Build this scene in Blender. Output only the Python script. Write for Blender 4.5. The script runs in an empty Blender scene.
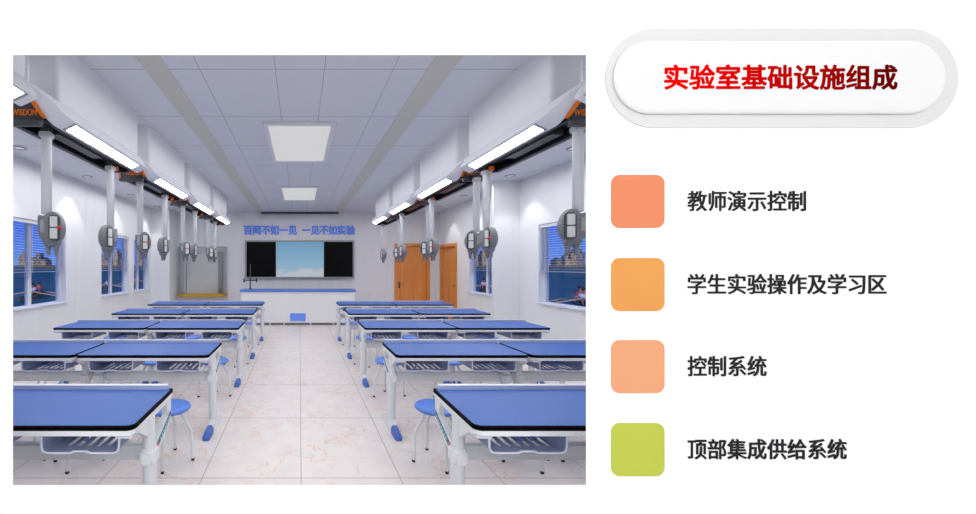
import bpy, bmesh, math, random
from mathutils import Vector, Matrix
random.seed(7)
PI = math.pi
R = math.radians
S = bpy.context.scene
COL = S.collection

# ------------------------------------------------------------------ camera
EYE = 1.586
cam = bpy.data.cameras.new('camera')
cam.sensor_width = 36
cam.lens = 380 / 976 * 36
cam.shift_x = (488 - 299.5) / 976
cam.shift_y = (266.5 - 257) / 976
cam.clip_start = 0.02
cam.clip_end = 3000
co = bpy.data.objects.new('camera', cam)
co.location = (0, 0, EYE)
co.rotation_euler = (PI / 2, 0, 0)
COL.objects.link(co)
S.camera = co

# ------------------------------------------------------------------ light settings
S.view_settings.view_transform = 'Standard'
S.view_settings.look = 'None'
S.view_settings.gamma = 1
S.view_settings.use_curve_mapping = False
S.view_settings.exposure = 0.0
LAMP = 14.0            # radiance of the strip lamps
PANEL = 2.3          # radiance of the ceiling panels
SPOT = 22.0            # watts of each small downlight

w = bpy.data.worlds.new('evening_sky')
S.world = w
w.use_nodes = True
nt = w.node_tree
nt.nodes.clear()
tc = nt.nodes.new('ShaderNodeTexCoord')
sx = nt.nodes.new('ShaderNodeSeparateXYZ')
rp = nt.nodes.new('ShaderNodeValToRGB')
bg = nt.nodes.new('ShaderNodeBackground')
ow = nt.nodes.new('ShaderNodeOutputWorld')
nt.links.new(tc.outputs['Generated'], sx.inputs[0])
nt.links.new(sx.outputs['Z'], rp.inputs[0])
nt.links.new(rp.outputs[0], bg.inputs[0])
nt.links.new(bg.outputs[0], ow.inputs[0])
e = rp.color_ramp.elements
e[0].position = 0.0
e[0].color = (0.11, 0.22, 0.62, 1)
e[1].position = 0.14
e[1].color = (0.022, 0.10, 0.60, 1)
bg.inputs[1].default_value = 1.35

sun = bpy.data.lights.new('low_sun', 'SUN')
sun.energy = 1.6
sun.angle = R(1)
sun.color = (1, 0.85, 0.65)
so = bpy.data.objects.new('low_sun', sun)
so.rotation_euler = (R(82), 0, 0)
COL.objects.link(so)


def area(name, loc, target, sxx, syy, watts, color=(1, 1, 1)):
    l = bpy.data.lights.new(name, 'AREA')
    l.shape = 'RECTANGLE'
    l.size = sxx
    l.size_y = syy
    l.energy = watts
    l.color = color
    o = bpy.data.objects.new(name, l)
    o.location = loc
    d = Vector(target) - Vector(loc)
    o.rotation_euler = d.to_track_quat('-Z', 'Y').to_euler()
    COL.objects.link(o)
    return o


area('front_fill_light', (1.0, -2.6, 3.5), (0.9, 1.7, 1.4), 8.0, 1.2, 160)  # added lamp behind the camera, brings the front wall to full white
area('front_fill_wash', (1.2, 0.1, 4.3), (1.2, 1.7, 1.2), 8.0, 0.3, 28)  # second added lamp, washes the front wall from above
area('aisle_fill_light', (0.04, 6.5, 3.15), (0.04, 6.501, 0), 3.0, 8.4, 84)  # added fill under the ceiling, no fixture there
area('left_fill_light', (-3.05, 6.2, 3.15), (-3.05, 6.201, 0), 1.7, 8.0, 84)  # added fill to brighten the left wall, no fixture
area('right_fill_light', (3.05, 6.2, 3.15), (3.05, 6.201, 0), 1.2, 8.0, 84)  # added fill to brighten the right wall, no fixture

# ------------------------------------------------------------------ materials


def lin(c):
    return tuple(((v / 255) / 12.92 if v / 255 <= 0.04045 else ((v / 255 + 0.055) / 1.055) ** 2.4) for v in c)


def mat(name, rgb, rough=0.5, metal=0.0, emit=None, spec=0.5, alpha=None, noise=0.0, nscale=20):
    m = bpy.data.materials.new(name)
    m.use_nodes = True
    p = m.node_tree.nodes['Principled BSDF']
    c = lin(rgb) + (1,)
    p.inputs['Base Color'].default_value = c
    p.inputs['Roughness'].default_value = rough
    p.inputs['Metallic'].default_value = metal
    p.inputs['Specular IOR Level'].default_value = spec
    if alpha is not None:
        p.inputs['Alpha'].default_value = alpha
    if emit is not None:
        p.inputs['Emission Color'].default_value = c
        p.inputs['Emission Strength'].default_value = emit
    if noise:
        n = m.node_tree.nodes
        t = n.new('ShaderNodeTexCoord')
        nz = n.new('ShaderNodeTexNoise')
        nz.inputs['Scale'].default_value = nscale
        nz.inputs['Detail'].default_value = 4
        mx = n.new('ShaderNodeMix')
        mx.data_type = 'RGBA'
        mx.inputs['A'].default_value = tuple(v * (1 - noise) for v in c[:3]) + (1,)
        mx.inputs['B'].default_value = tuple(min(1, v * (1 + noise)) for v in c[:3]) + (1,)
        m.node_tree.links.new(t.outputs['Object'], nz.inputs['Vector'])
        m.node_tree.links.new(nz.outputs['Fac'], mx.inputs['Factor'])
        m.node_tree.links.new(mx.outputs['Result'], p.inputs['Base Color'])
    return m


class NT:
    def __init__(self, m):
        self.m = m
        self.t = m.node_tree
        self.p = self.t.nodes['Principled BSDF']

    def n(self, typ, **kw):
        x = self.t.nodes.new(typ)
        for k, v in kw.items():
            setattr(x, k, v)
        return x

    def l(self, a, b):
        self.t.links.new(a, b)

    def math(self, op, a, b=None, c=None):
        x = self.n('ShaderNodeMath', operation=op)
        for i, v in enumerate((a, b, c)):
            if v is None:
                continue
            if isinstance(v, (int, float)):
                x.inputs[i].default_value = v
            else:
                self.l(v, x.inputs[i])
        return x.outputs[0]

    def mix(self, f, a, b):
        x = self.n('ShaderNodeMix', data_type='RGBA')
        for k, v in (('Factor', f), ('A', a), ('B', b)):
            if isinstance(v, (int, float)):
                x.inputs[k].default_value = v
            elif isinstance(v, tuple):
                x.inputs[k].default_value = v + (1,) if len(v) == 3 else v
            else:
                self.l(v, x.inputs[k])
        return x.outputs['Result']


def wall_material(name, rgb, rough=0.34, bump=0.25):
    m = mat(name, rgb, rough, spec=0.5)
    g = NT(m)
    t = g.n('ShaderNodeTexCoord')
    mp = g.n('ShaderNodeMapping')
    mp.inputs['Scale'].default_value = (2.2, 2.2, 0.35)
    g.l(t.outputs['Object'], mp.inputs['Vector'])
    nz = g.n('ShaderNodeTexNoise')
    nz.inputs['Scale'].default_value = 1.6
    nz.inputs['Detail'].default_value = 1.5
    nz.inputs['Distortion'].default_value = 0.6
    g.l(mp.outputs[0], nz.inputs['Vector'])
    b = g.n('ShaderNodeBump')
    b.inputs['Strength'].default_value = bump
    b.inputs['Distance'].default_value = 0.12
    g.l(nz.outputs['Fac'], b.inputs['Height'])
    g.l(b.outputs[0], g.p.inputs['Normal'])
    return m


def floor_material():
    m = mat('marble_floor_tile', (220, 212, 208), 0.32, spec=0.35)
    g = NT(m)
    t = g.n('ShaderNodeTexCoord')
    s = g.n('ShaderNodeSeparateXYZ')
    g.l(t.outputs['Object'], s.inputs[0])

    def line(v, off, step, wd):
        a = g.math('ADD', v, -off + step * 40 + step / 2)
        a = g.math('MODULO', a, step)
        a = g.math('SUBTRACT', a, step / 2)
        a = g.math('ABSOLUTE', a)
        return g.math('LESS_THAN', a, wd)
    lx = line(s.outputs['X'], 0.012, 0.742, 0.0035)
    ly = line(s.outputs['Y'], 2.85, 1.13, 0.0045)
    grout = g.math('MAXIMUM', lx, ly)
    # veins
    nz = g.n('ShaderNodeTexNoise')
    nz.inputs['Scale'].default_value = 2.0
    nz.inputs['Detail'].default_value = 7
    nz.inputs['Roughness'].default_value = 0.62
    nz.inputs['Distortion'].default_value = 1.6
    g.l(t.outputs['Object'], nz.inputs['Vector'])
    v = g.math('ABSOLUTE', g.math('SUBTRACT', nz.outputs['Fac'], 0.5))
    v = g.math('SUBTRACT', 1.0, g.math('MULTIPLY', v, 55.0))
    v = g.math('MAXIMUM', v, 0.0)
    n2 = g.n('ShaderNodeTexNoise')
    n2.inputs['Scale'].default_value = 2.4
    n2.inputs['Detail'].default_value = 3
    g.l(t.outputs['Object'], n2.inputs['Vector'])
    gate = g.math('MULTIPLY', g.math('SUBTRACT', n2.outputs['Fac'], 0.40), 6.0)
    gate = g.math('MINIMUM', g.math('MAXIMUM', gate, 0.0), 1.0)
    v = g.math('MULTIPLY', v, gate)
    n3 = g.n('ShaderNodeTexNoise')
    n3.inputs['Scale'].default_value = 6
    n3.inputs['Detail'].default_value = 5
    g.l(t.outputs['Object'], n3.inputs['Vector'])
    base = g.mix(n3.outputs['Fac'], lin((206, 198, 197)), lin((229, 222, 219)))
    c = g.mix(g.math('MULTIPLY', v, 0.75), base, lin((214, 168, 140)))
    c = g.mix(grout, c, lin((156, 151, 150)))
    g.l(c, g.p.inputs['Base Color'])
    return m


def ceiling_material():
    m = mat('ceiling_tile', (222, 224, 232), 0.6)
    g = NT(m)
    t = g.n('ShaderNodeTexCoord')
    s = g.n('ShaderNodeSeparateXYZ')
    g.l(t.outputs['Object'], s.inputs[0])
    a = g.math('ADD', s.outputs['Y'], -3.148 + 0.993 * 20.5)
    a = g.math('ABSOLUTE', g.math('SUBTRACT', g.math('MODULO', a, 0.993), 0.993 / 2))
    ln = g.math('LESS_THAN', a, 0.0045)
    for x in (-0.827, -0.2, 0.207, 0.776, -2.6, 2.66, -3.4, 3.4):
        b = g.math('LESS_THAN', g.math('ABSOLUTE', g.math('SUBTRACT', s.outputs['X'], x)), 0.003)
        ln = g.math('MAXIMUM', ln, b)
    c = g.mix(ln, lin((211, 214, 223)), lin((152, 154, 162)))
    g.l(c, g.p.inputs['Base Color'])
    return m


def wood_material():
    m = mat('orange_wood', (205, 122, 50), 0.35)
    g = NT(m)
    t = g.n('ShaderNodeTexCoord')
    mp = g.n('ShaderNodeMapping')
    mp.inputs['Scale'].default_value = (9, 9, 0.7)
    g.l(t.outputs['Object'], mp.inputs['Vector'])
    nz = g.n('ShaderNodeTexNoise')
    nz.inputs['Scale'].default_value = 2
    nz.inputs['Detail'].default_value = 5
    g.l(mp.outputs[0], nz.inputs['Vector'])
    c = g.mix(nz.outputs['Fac'], lin((196, 112, 44)), lin((230, 156, 82)))
    g.l(c, g.p.inputs['Base Color'])
    return m


def title_material():
    m = mat('red_gradient_letter', (200, 0, 0), 0.8, spec=0.0)
    g = NT(m)
    t = g.n('ShaderNodeTexCoord')
    s = g.n('ShaderNodeSeparateXYZ')
    g.l(t.outputs['Generated'], s.inputs[0])
    r = g.n('ShaderNodeValToRGB')
    el = r.color_ramp.elements
    el[0].position = 0.05
    el[0].color = lin((226, 0, 0)) + (1,)
    el[1].position = 0.95
    el[1].color = lin((96, 0, 0)) + (1,)
    g.l(s.outputs['X'], r.inputs[0])
    g.l(r.outputs[0], g.p.inputs['Base Color'])
    return m


def screen_material():
    m = mat('sky_screen', (110, 170, 210), 0.3)
    g = NT(m)
    t = g.n('ShaderNodeTexCoord')
    s = g.n('ShaderNodeSeparateXYZ')
    g.l(t.outputs['Generated'], s.inputs[0])
    base = g.mix(s.outputs['Z'], lin((158, 192, 214)), lin((100, 158, 198)))
    nz = g.n('ShaderNodeTexNoise')
    nz.inputs['Scale'].default_value = 3.2
    nz.inputs['Detail'].default_value = 4
    g.l(t.outputs['Generated'], nz.inputs['Vector'])
    c = g.math('SUBTRACT', nz.outputs['Fac'], g.math('MULTIPLY', s.outputs['Z'], 0.85))
    c = g.math('MULTIPLY', g.math('SUBTRACT', c, 0.32), 6.0)
    c = g.math('MINIMUM', g.math('MAXIMUM', c, 0.0), 0.65)
    k = g.mix(c, base, lin((208, 206, 208)))
    g.p.inputs['Base Color'].default_value = (0.02, 0.02, 0.02, 1)
    g.l(k, g.p.inputs['Emission Color'])
    g.p.inputs['Emission Strength'].default_value = 0.80
    return m


def glass_material(name, tint, fac=0.12, rough=0.02):
    m = bpy.data.materials.new(name)
    m.use_nodes = True
    t = m.node_tree
    t.nodes.clear()
    o = t.nodes.new('ShaderNodeOutputMaterial')
    a = t.nodes.new('ShaderNodeBsdfTransparent')
    a.inputs[0].default_value = lin(tint) + (1,)
    b = t.nodes.new('ShaderNodeBsdfGlossy')
    b.inputs['Roughness'].default_value = rough
    mx = t.nodes.new('ShaderNodeMixShader')
    mx.inputs[0].default_value = fac
    t.links.new(a.outputs[0], mx.inputs[1])
    t.links.new(b.outputs[0], mx.inputs[2])
    t.links.new(mx.outputs[0], o.inputs[0])
    return m


def plastic_material(name, rgb, see=0.25):
    m = mat(name, rgb, 0.35)
    g = NT(m)
    out = [n for n in g.t.nodes if n.type == 'OUTPUT_MATERIAL'][0]
    tr = g.n('ShaderNodeBsdfTransparent')
    tr.inputs[0].default_value = lin((200, 208, 228)) + (1,)
    mx = g.n('ShaderNodeMixShader')
    mx.inputs[0].default_value = see
    g.l(g.p.outputs[0], mx.inputs[1])
    g.l(tr.outputs[0], mx.inputs[2])
    g.l(mx.outputs[0], out.inputs[0])
    return m


def building_material(name, rgb, lit):
    m = mat(name, rgb, 0.7)
    g = NT(m)
    t = g.n('ShaderNodeTexCoord')
    mp = g.n('ShaderNodeMapping')
    mp.inputs['Rotation'].default_value = (PI / 2, 0, 0)
    g.l(t.outputs['Object'], mp.inputs['Vector'])
    br = g.n('ShaderNodeTexBrick')
    br.offset = 0
    br.inputs['Scale'].default_value = 0.6
    br.inputs['Mortar Size'].default_value = 0.025
    br.inputs['Bias'].default_value = -0.1
    br.inputs['Brick Width'].default_value = 0.9
    br.inputs['Row Height'].default_value = 1.0
    br.inputs['Color1'].default_value = lin(rgb) + (1,)
    br.inputs['Color2'].default_value = lin(lit) + (1,)
    br.inputs['Mortar'].default_value = tuple(v * .5 for v in lin(rgb)) + (1,)
    g.l(mp.outputs[0], br.inputs['Vector'])
    g.l(br.outputs['Color'], g.p.inputs['Base Color'])
    return m


def water_material():
    m = bpy.data.materials.new('dark_water')
    m.use_nodes = True
    t = m.node_tree
    t.nodes.clear()
    o = t.nodes.new('ShaderNodeOutputMaterial')
    a = t.nodes.new('ShaderNodeBsdfDiffuse')
    a.inputs[0].default_value = (0.07, 0.26, 0.17, 1)
    b = t.nodes.new('ShaderNodeBsdfGlossy')
    b.inputs['Roughness'].default_value = 0.08
    mx = t.nodes.new('ShaderNodeMixShader')
    mx.inputs[0].default_value = 0.13
    c = t.nodes.new('ShaderNodeTexCoord')
    nz = t.nodes.new('ShaderNodeTexNoise')
    nz.inputs['Scale'].default_value = 0.9
    nz.inputs['Detail'].default_value = 5
    bp = t.nodes.new('ShaderNodeBump')
    bp.inputs['Strength'].default_value = 0.3
    bp.inputs['Distance'].default_value = 0.3
    t.links.new(c.outputs['Object'], nz.inputs['Vector'])
    t.links.new(nz.outputs['Fac'], bp.inputs['Height'])
    t.links.new(bp.outputs[0], a.inputs['Normal'])
    t.links.new(bp.outputs[0], b.inputs['Normal'])
    t.links.new(a.outputs[0], mx.inputs[1])
    t.links.new(b.outputs[0], mx.inputs[2])
    t.links.new(mx.outputs[0], o.inputs[0])
    return m


M = dict(
    wall=wall_material('white_wall_paint', (227, 228, 231)),
    wall_back=wall_material('grey_white_wall_paint', (214, 213, 218), 0.3, 0.4),
    gallery=mat('gallery_white', (248, 248, 248), 0.9, spec=0.1),
    floor=floor_material(), ceiling=ceiling_material(),
    band=mat('warm_grey_ceiling_strip', (200, 200, 192), 0.6),
    blue=mat('blue_laminate', (55, 95, 170), 0.5, noise=0.03, nscale=6),
    seat=mat('blue_seat_plastic', (86, 126, 214), 0.35),
    toe=mat('blue_toe_plastic', (62, 100, 180), 0.4),
    black=mat('black_edge', (2, 2, 2), 0.6, spec=0.05),
    white=mat('white_enamel', (224, 226, 231), 0.3),
    post=mat('white_painted_steel', (218, 221, 226), 0.32),
    lip=mat('lavender_ledge', (164, 174, 206), 0.35),
    tray=plastic_material('blue_grey_tray', (160, 170, 206), 0.34),
    tray_rim=mat('pale_tray_rim', (206, 211, 226), 0.35),
    rubber=mat('dark_rubber', (35, 36, 38), 0.7),
    teal=mat('teal_label', (40, 112, 140), 0.5), orange_dot=mat('orange_label', (236, 96, 36), 0.5),
    pale=mat('pale_label', (190, 220, 228), 0.5),
    orange=mat('orange_trim', (235, 120, 20), 0.4),
    dark=mat('charcoal_body', (48, 49, 53), 0.35),
    darker=mat('black_channel', (22, 23, 25), 0.4),
    grey=mat('light_grey_rail', (150, 152, 158), 0.4),
    bezel=mat('grey_lamp_bezel', (150, 154, 164), 0.4),
    duct=mat('pale_duct_panel', (222, 223, 228), 0.45),
    lamp=mat('lamp_diffuser', (255, 255, 255), 0.5, emit=LAMP),
    panel=mat('panel_diffuser', (128, 128, 127), 0.5, emit=PANEL),
    spotlens=mat('spot_lens', (214, 212, 208), 0.5, emit=0.3),
    arm=mat('satin_white_pole', (196, 199, 205), 0.35, metal=0.1),
    head=mat('mid_grey_plastic', (112, 115, 121), 0.42),
    headdark=mat('dark_grey_frame', (62, 64, 68), 0.45),
    socket=mat('pale_socket', (206, 206, 206), 0.4),
    red=mat('red_button', (190, 25, 32), 0.35),
    wood=wood_material(), steel=mat('dark_steel', (70, 70, 74), 0.35, metal=0.7),
    counter=mat('counter_white', (226, 226, 228), 0.4),
    lettering=mat('blue_letter', (104, 146, 245), 0.45),
    board=mat('black_board', (6, 6, 7), 0.5, spec=0.08), alu=mat('grey_frame', (140, 142, 146), 0.4, metal=0.2),
    screen=screen_material(), gold=mat('gold_base', (196, 152, 30), 0.35, metal=0.25),
    glass=glass_material('window_glass', (246, 249, 252), 0.025),
    caseglass=glass_material('case_glass', (240, 241, 242), 0.07, 0.15),
    case=mat('case_back', (240, 239, 234), 0.45), casedark=mat('case_post', (150, 148, 146), 0.45),
    vinyl=mat('window_frame_white', (214, 217, 224), 0.4),
    slat=mat('blind_slat', (218, 222, 232), 0.45),
    water=water_material(), shore=mat('dim_shore', (90, 84, 70), 0.8),
    b1=building_material('tower_beige', (120, 112, 92), (230, 200, 140)),
    b2=building_material('tower_grey', (60, 70, 84), (190, 180, 150)),
    b3=building_material('tower_tan', (150, 126, 90), (240, 214, 160)),
    hull=mat('boat_hull', (150, 120, 80), 0.5), oar=mat('oar_wood', (215, 195, 150), 0.5),
    skin=mat('skin', (196, 130, 96), 0.6), hair=mat('dark_hair', (25, 20, 18), 0.7),
    shirt=mat('white_shirt', (235, 235, 240), 0.7), redshirt=mat('red_shirt', (200, 70, 60), 0.7), shorts=mat('dark_shorts', (30, 34, 50), 0.7),
    title=title_material(), charcoal_letter=mat('charcoal_letter', (44, 44, 46), 0.8, spec=0.0),
    signbase=mat('sign_base_grey', (208, 208, 208), 0.8, spec=0.1), signplate=mat('sign_plate_white', (220, 220, 221), 0.8, spec=0.1),
    t1=mat('coral_tile', (219, 132, 96), 0.8, spec=0.1), t2=mat('amber_tile', (220, 151, 82), 0.8, spec=0.1),
    t3=mat('peach_tile', (226, 158, 118), 0.8, spec=0.1), t4=mat('lime_tile', (184, 192, 76), 0.8, spec=0.1),
)

# ------------------------------------------------------------------ mesh helpers


class MB:
    def __init__(self):
        self.b = bmesh.new()

    def box(self, x0, x1, y0, y1, z0, z1, bev=0, seg=2):
        g = bmesh.ops.create_cube(self.b, size=1)
        vs = g['verts']
        for v in vs:
            v.co = Vector(((x0 + x1) / 2 + v.co.x * (x1 - x0), (y0 + y1) / 2 + v.co.y * (y1 - y0), (z0 + z1) / 2 + v.co.z * (z1 - z0)))
        if bev:
            es = list({e for v in vs for e in v.link_edges})
            bmesh.ops.bevel(self.b, geom=es, offset=bev, segments=seg, affect='EDGES', clamp_overlap=True)
        return self

    def loft(self, rings, close=True, caps=True):
        """rings: lists of points, all the same length"""
        vv = [[self.b.verts.new(p) for p in r] for r in rings]
        n = len(rings[0])
        for a, c in zip(vv[:-1], vv[1:]):
            for i in range(n if close else n - 1):
                j = (i + 1) % n
                try:
                    self.b.faces.new((a[i], a[j], c[j], c[i]))
                except ValueError:
                    pass
        if caps and close:
            self.b.faces.new(list(reversed(vv[0])))
            self.b.faces.new(vv[-1])
        return self

    def prism(self, poly, axis, a, b_):
        """poly of 2-D points extruded along axis from a to b"""
        def P(p, t):
            return {'x': (t, p[0], p[1]), 'y': (p[0], t, p[1]), 'z': (p[0], p[1], t)}[axis]
        return self.loft([[P(p, a) for p in poly], [P(p, b_) for p in poly]])

    def tube(self, pts, r, seg=12, sq=(1, 1)):
        pts = [Vector(p) for p in pts]
        rs = r if isinstance(r, (list, tuple)) else [r] * len(pts)
        rings = []
        ref = None
        for i, p in enumerate(pts):
            t = (pts[min(i + 1, len(pts) - 1)] - pts[max(i - 1, 0)]).normalized()
            if ref is None:
                ref = Vector((0, 1, 0)) if abs(t.y) < 0.9 else Vector((1, 0, 0))
            u = t.cross(ref).normalized()
            v = t.cross(u).normalized()
            ref = -v if False else v.cross(t).cross(t).normalized() if False else ref
            rings.append([p + (u * math.cos(k * 2 * PI / seg) * sq[0] + v * math.sin(k * 2 * PI / seg) * sq[1]) * rs[i] for k in range(seg)])
        return self.loft(rings)

    def lathe(self, prof, c=(0, 0, 0), seg=32, axis='z'):
        """prof: (radius, height) pairs"""
        rings = []
        for r, h in prof:
            ring = []
            for k in range(seg):
                a = k * 2 * PI / seg
                q = (r * math.cos(a), r * math.sin(a), h)
                if axis == 'y':
                    q = (q[0], q[2], q[1])
                if axis == 'x':
                    q = (q[2], q[0], q[1])
                ring.append((q[0] + c[0], q[1] + c[1], q[2] + c[2]))
            rings.append(ring)
        return self.loft(rings)

    def quad(self, *p):
        self.b.faces.new([self.b.verts.new(q) for q in p])
        return self

    def build(self, name, m, parent=None, smooth=None, loc=None):
        bmesh.ops.recalc_face_normals(self.b, faces=self.b.faces)
        me = bpy.data.meshes.new(name)
        self.b.to_mesh(me)
        self.b.free()
        me.materials.append(m)
        if smooth:
            me.polygons.foreach_set('use_smooth', [True] * len(me.polygons))
            try:
                me.set_sharp_from_angle(angle=R(smooth))
            except Exception:
                pass
        o = bpy.data.objects.new(name, me)
        COL.objects.link(o)
        if parent:
            o.parent = parent
        if loc:
            o.location = loc
        return o


def rrect(x0, x1, y0, y1, r, seg=6, corners=(1, 1, 1, 1)):
    """rounded rectangle, counter-clockwise from lower left"""
    out = []
    for i, (cx, cy, a0) in enumerate(((x0 + r, y0 + r, PI), (x1 - r, y0 + r, 1.5 * PI), (x1 - r, y1 - r, 0), (x0 + r, y1 - r, PI / 2))):
        if corners[i]:
            for k in range(seg + 1):
                a = a0 + k * PI / 2 / seg
                out.append((cx + r * math.cos(a), cy + r * math.sin(a)))
        else:
            out.append(((x0, y0), (x1, y0), (x1, y1), (x0, y1))[i])
    return out


def tag(o, label=None, cat=None, group=None, kind=None):
    if label:
        o['label'] = label
    if cat:
        o['category'] = cat
    if group:
        o['group'] = group
    if kind:
        o['kind'] = kind
    return o


def empty(name, loc, label, cat, group=None, rz=0):
    o = bpy.data.objects.new(name, None)
    o.empty_display_size = 0.1
    COL.objects.link(o)
    o.location = loc
    o.rotation_euler = (0, 0, rz)
    return tag(o, label, cat, group)


def copy_tree(o, parent=None):
    c = o.copy()
    COL.objects.link(c)
    if parent:
        c.parent = parent
    for ch in list(o.children):
        copy_tree(ch, c)
    return c


def struct(o, label=None, cat=None):
    o['kind'] = 'structure'
    if label:
        o['label'] = label
    if cat:
        o['category'] = cat
    return o


def text(name, body, m, x0, x1, z0, z1, y, depth=0.004, bold=0.0, parent=None, flip=False):
    """raised lettering on a wall that faces -Y, fitted to the rectangle x0..x1, z0..z1"""
    cu = bpy.data.curves.new(name, 'FONT')
    cu.body = body
    cu.size = 1
    cu.extrude = 0.02
    cu.resolution_u = 4
    tmp = bpy.data.objects.new(name, cu)
    COL.objects.link(tmp)
    dg = bpy.context.evaluated_depsgraph_get()
    dg.update()
    me = bpy.data.meshes.new_from_object(tmp.evaluated_get(dg))
    bpy.data.objects.remove(tmp)
    bpy.data.curves.remove(cu)
    me.name = name
    me.use_auto_texspace = True
    if bold:                      # heavier strokes: the same outlines laid over each other, slightly shifted
        bm = bmesh.new()
        for k in range(8):
            n0 = len(bm.verts)
            bm.from_mesh(me)
            bm.verts.ensure_lookup_table()
            for v in bm.verts[n0:]:
                v.co.x += bold * math.cos(k * PI / 4)
                v.co.y += bold * math.sin(k * PI / 4)
                v.co.z += 0.0012 * k
        bm.to_mesh(me)
        bm.free()
    xs = [v.co.x for v in me.vertices]
    ys = [v.co.y for v in me.vertices]
    ax, bx, ay, by = min(xs), max(xs), min(ys), max(ys)
    for v in me.vertices:
        X = x0 + (v.co.x - ax) / (bx - ax) * (x1 - x0)
        Z = z0 + (v.co.y - ay) / (by - ay) * (z1 - z0)
        Y = y - depth / 2 - v.co.z / 0.02 * depth / 2
        v.co = (X, Y, Z)
    me.materials.clear()
    me.materials.append(m)
    cx, cz = (x0 + x1) / 2, (z0 + z1) / 2
    for v in me.vertices:
        v.co -= Vector((cx, y, cz))
    o = bpy.data.objects.new(name, me)
    o.location = (cx, y, cz)
    COL.objects.link(o)
    if parent:
        o.parent = parent
        o.location = Vector((cx, y, cz)) - parent.location
    return o


# ------------------------------------------------------------------ large structure: the laboratory
XL, XR = -4.2, 4.2
Y0, YB = 1.80, 11.5
ZC = 3.22
WT = 0.17


def wall_holes(axis, face, back, u0, u1, z0, z1, holes):
    """a wall of real thickness with rectangular holes; axis 'x': plane x=face, u is y"""
    us = sorted({u0, u1} | {h[0] for h in holes} | {h[1] for h in holes})
    zs = sorted({z0, z1} | {h[2] for h in holes} | {h[3] for h in holes})
    mb = MB()

    def P(f, u, z):
        return (f, u, z) if axis == 'x' else (u, f, z)

    def hole(a, b, c, d):
        return any(a >= h[0] - 1e-6 and b <= h[1] + 1e-6 and c >= h[2] - 1e-6 and d <= h[3] + 1e-6 for h in holes)
    for a, b in zip(us[:-1], us[1:]):
        for c, d in zip(zs[:-1], zs[1:]):
            if not hole(a, b, c, d):
                for f in (face, back):
                    mb.quad(P(f, a, c), P(f, b, c), P(f, b, d), P(f, a, d))
    for a, b, c, d in holes + [(u0, u1, z0, z1)]:
        for (ua, za), (ub, zb) in (((a, c), (b, c)), ((b, c), (b, d)), ((b, d), (a, d)), ((a, d), (a, c))):
            mb.quad(P(face, ua, za), P(face, ub, zb), P(back, ub, zb), P(back, ua, za))
    bmesh.ops.remove_doubles(mb.b, verts=mb.b.verts, dist=1e-5)
    return mb


fl = struct(MB().box(XL - WT, XR + WT, Y0, YB + 0.2, -0.2, 0).build('floor', M['floor']))
ce = struct(MB().box(XL - WT, XR + WT, Y0, YB + 0.2, ZC, ZC + 0.2).build('ceiling', M['ceiling']))
ZW0, ZW1 = 0.93, 2.32
LW = [(5.2, 6.83), (8.06, 9.36), (9.64, 10.63)]
RW = [(4.5, 6.68), (8.02, 9.42)]
struct(wall_holes('x', XL, XL - WT, Y0, YB + 0.2, 0, ZC, [(a, b, ZW0, ZW1) for a, b in LW]).build('wall_left', M['wall']))
DR = (10.12, 11.32)
struct(wall_holes('x', XR, XR + WT, Y0, YB + 0.2, 0, ZC, [(a, b, ZW0, ZW1) for a, b in RW] + [(DR[0], DR[1], 0, 2.22)]).build('wall_right', M['wall']))
DB = (2.87, 3.94)
struct(wall_holes('y', YB, YB + 0.2, XL, XR, 0, ZC, [(DB[0], DB[1], 0, 2.28)]).build('wall_back', M['wall_back']))
struct(MB().box(XL, -3.68, 10.76, YB, 0, ZC).build('wall_left_pillar', M['wall']))
struct(MB().box(3.70, XR, 7.25, 7.32, 0, ZC).build('wall_right_pillar', M['wall']))

# white slide margin as made-up gallery wall, with a wide opening into the laboratory
FY, FB = 1.70, 1.80
K = FY / 380
OX0, OX1, OZ0, OZ1 = -286.5 * K, 286.5 * K, EYE - 218.5 * K, EYE + 211.5 * K


def ring_rect(x0, x1, z0, z1, y):
    return [(x0, y, z0), (x1, y, z0), (x1, y, z1), (x0, y, z1)]


mb = MB()
SP = 0.13
GX0, GX1, GZ = -4.48, 6.6, 4.5
mb.loft([ring_rect(GX0, GX1, 0, GZ, FB), ring_rect(GX0, GX1, 0, GZ, FY), ring_rect(OX0, OX1, OZ0, OZ1, FY),
         ring_rect(OX0 - SP, OX1 + SP, OZ0 - SP, OZ1 + SP, FB), ring_rect(GX0, GX1, 0, GZ, FB)], caps=False)
bmesh.ops.remove_doubles(mb.b, verts=mb.b.verts, dist=1e-5)
struct(mb.build('wall_front', M['gallery']))
struct(MB().box(GX0, GX1, -4.5, FY, -0.2, 0).build('floor_added_front', M['gallery']))  # unseen shell from here down, added to block the sky and bounce white
struct(MB().box(GX0, GX1, -4.5, FB, GZ, GZ + 0.15).build('ceiling_added_front', M['gallery']))
struct(MB().box(GX0, GX1, -4.7, -4.5, -0.2, GZ + 0.15).build('wall_added_back', M['gallery']))
struct(MB().box(GX0 - 0.2, GX0, -4.7, FB, -0.2, GZ + 0.15).build('wall_added_left', M['gallery']))
struct(MB().box(GX1, GX1 + 0.2, -4.7, FB, -0.2, GZ + 0.15).build('wall_added_right', M['gallery']))

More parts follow.
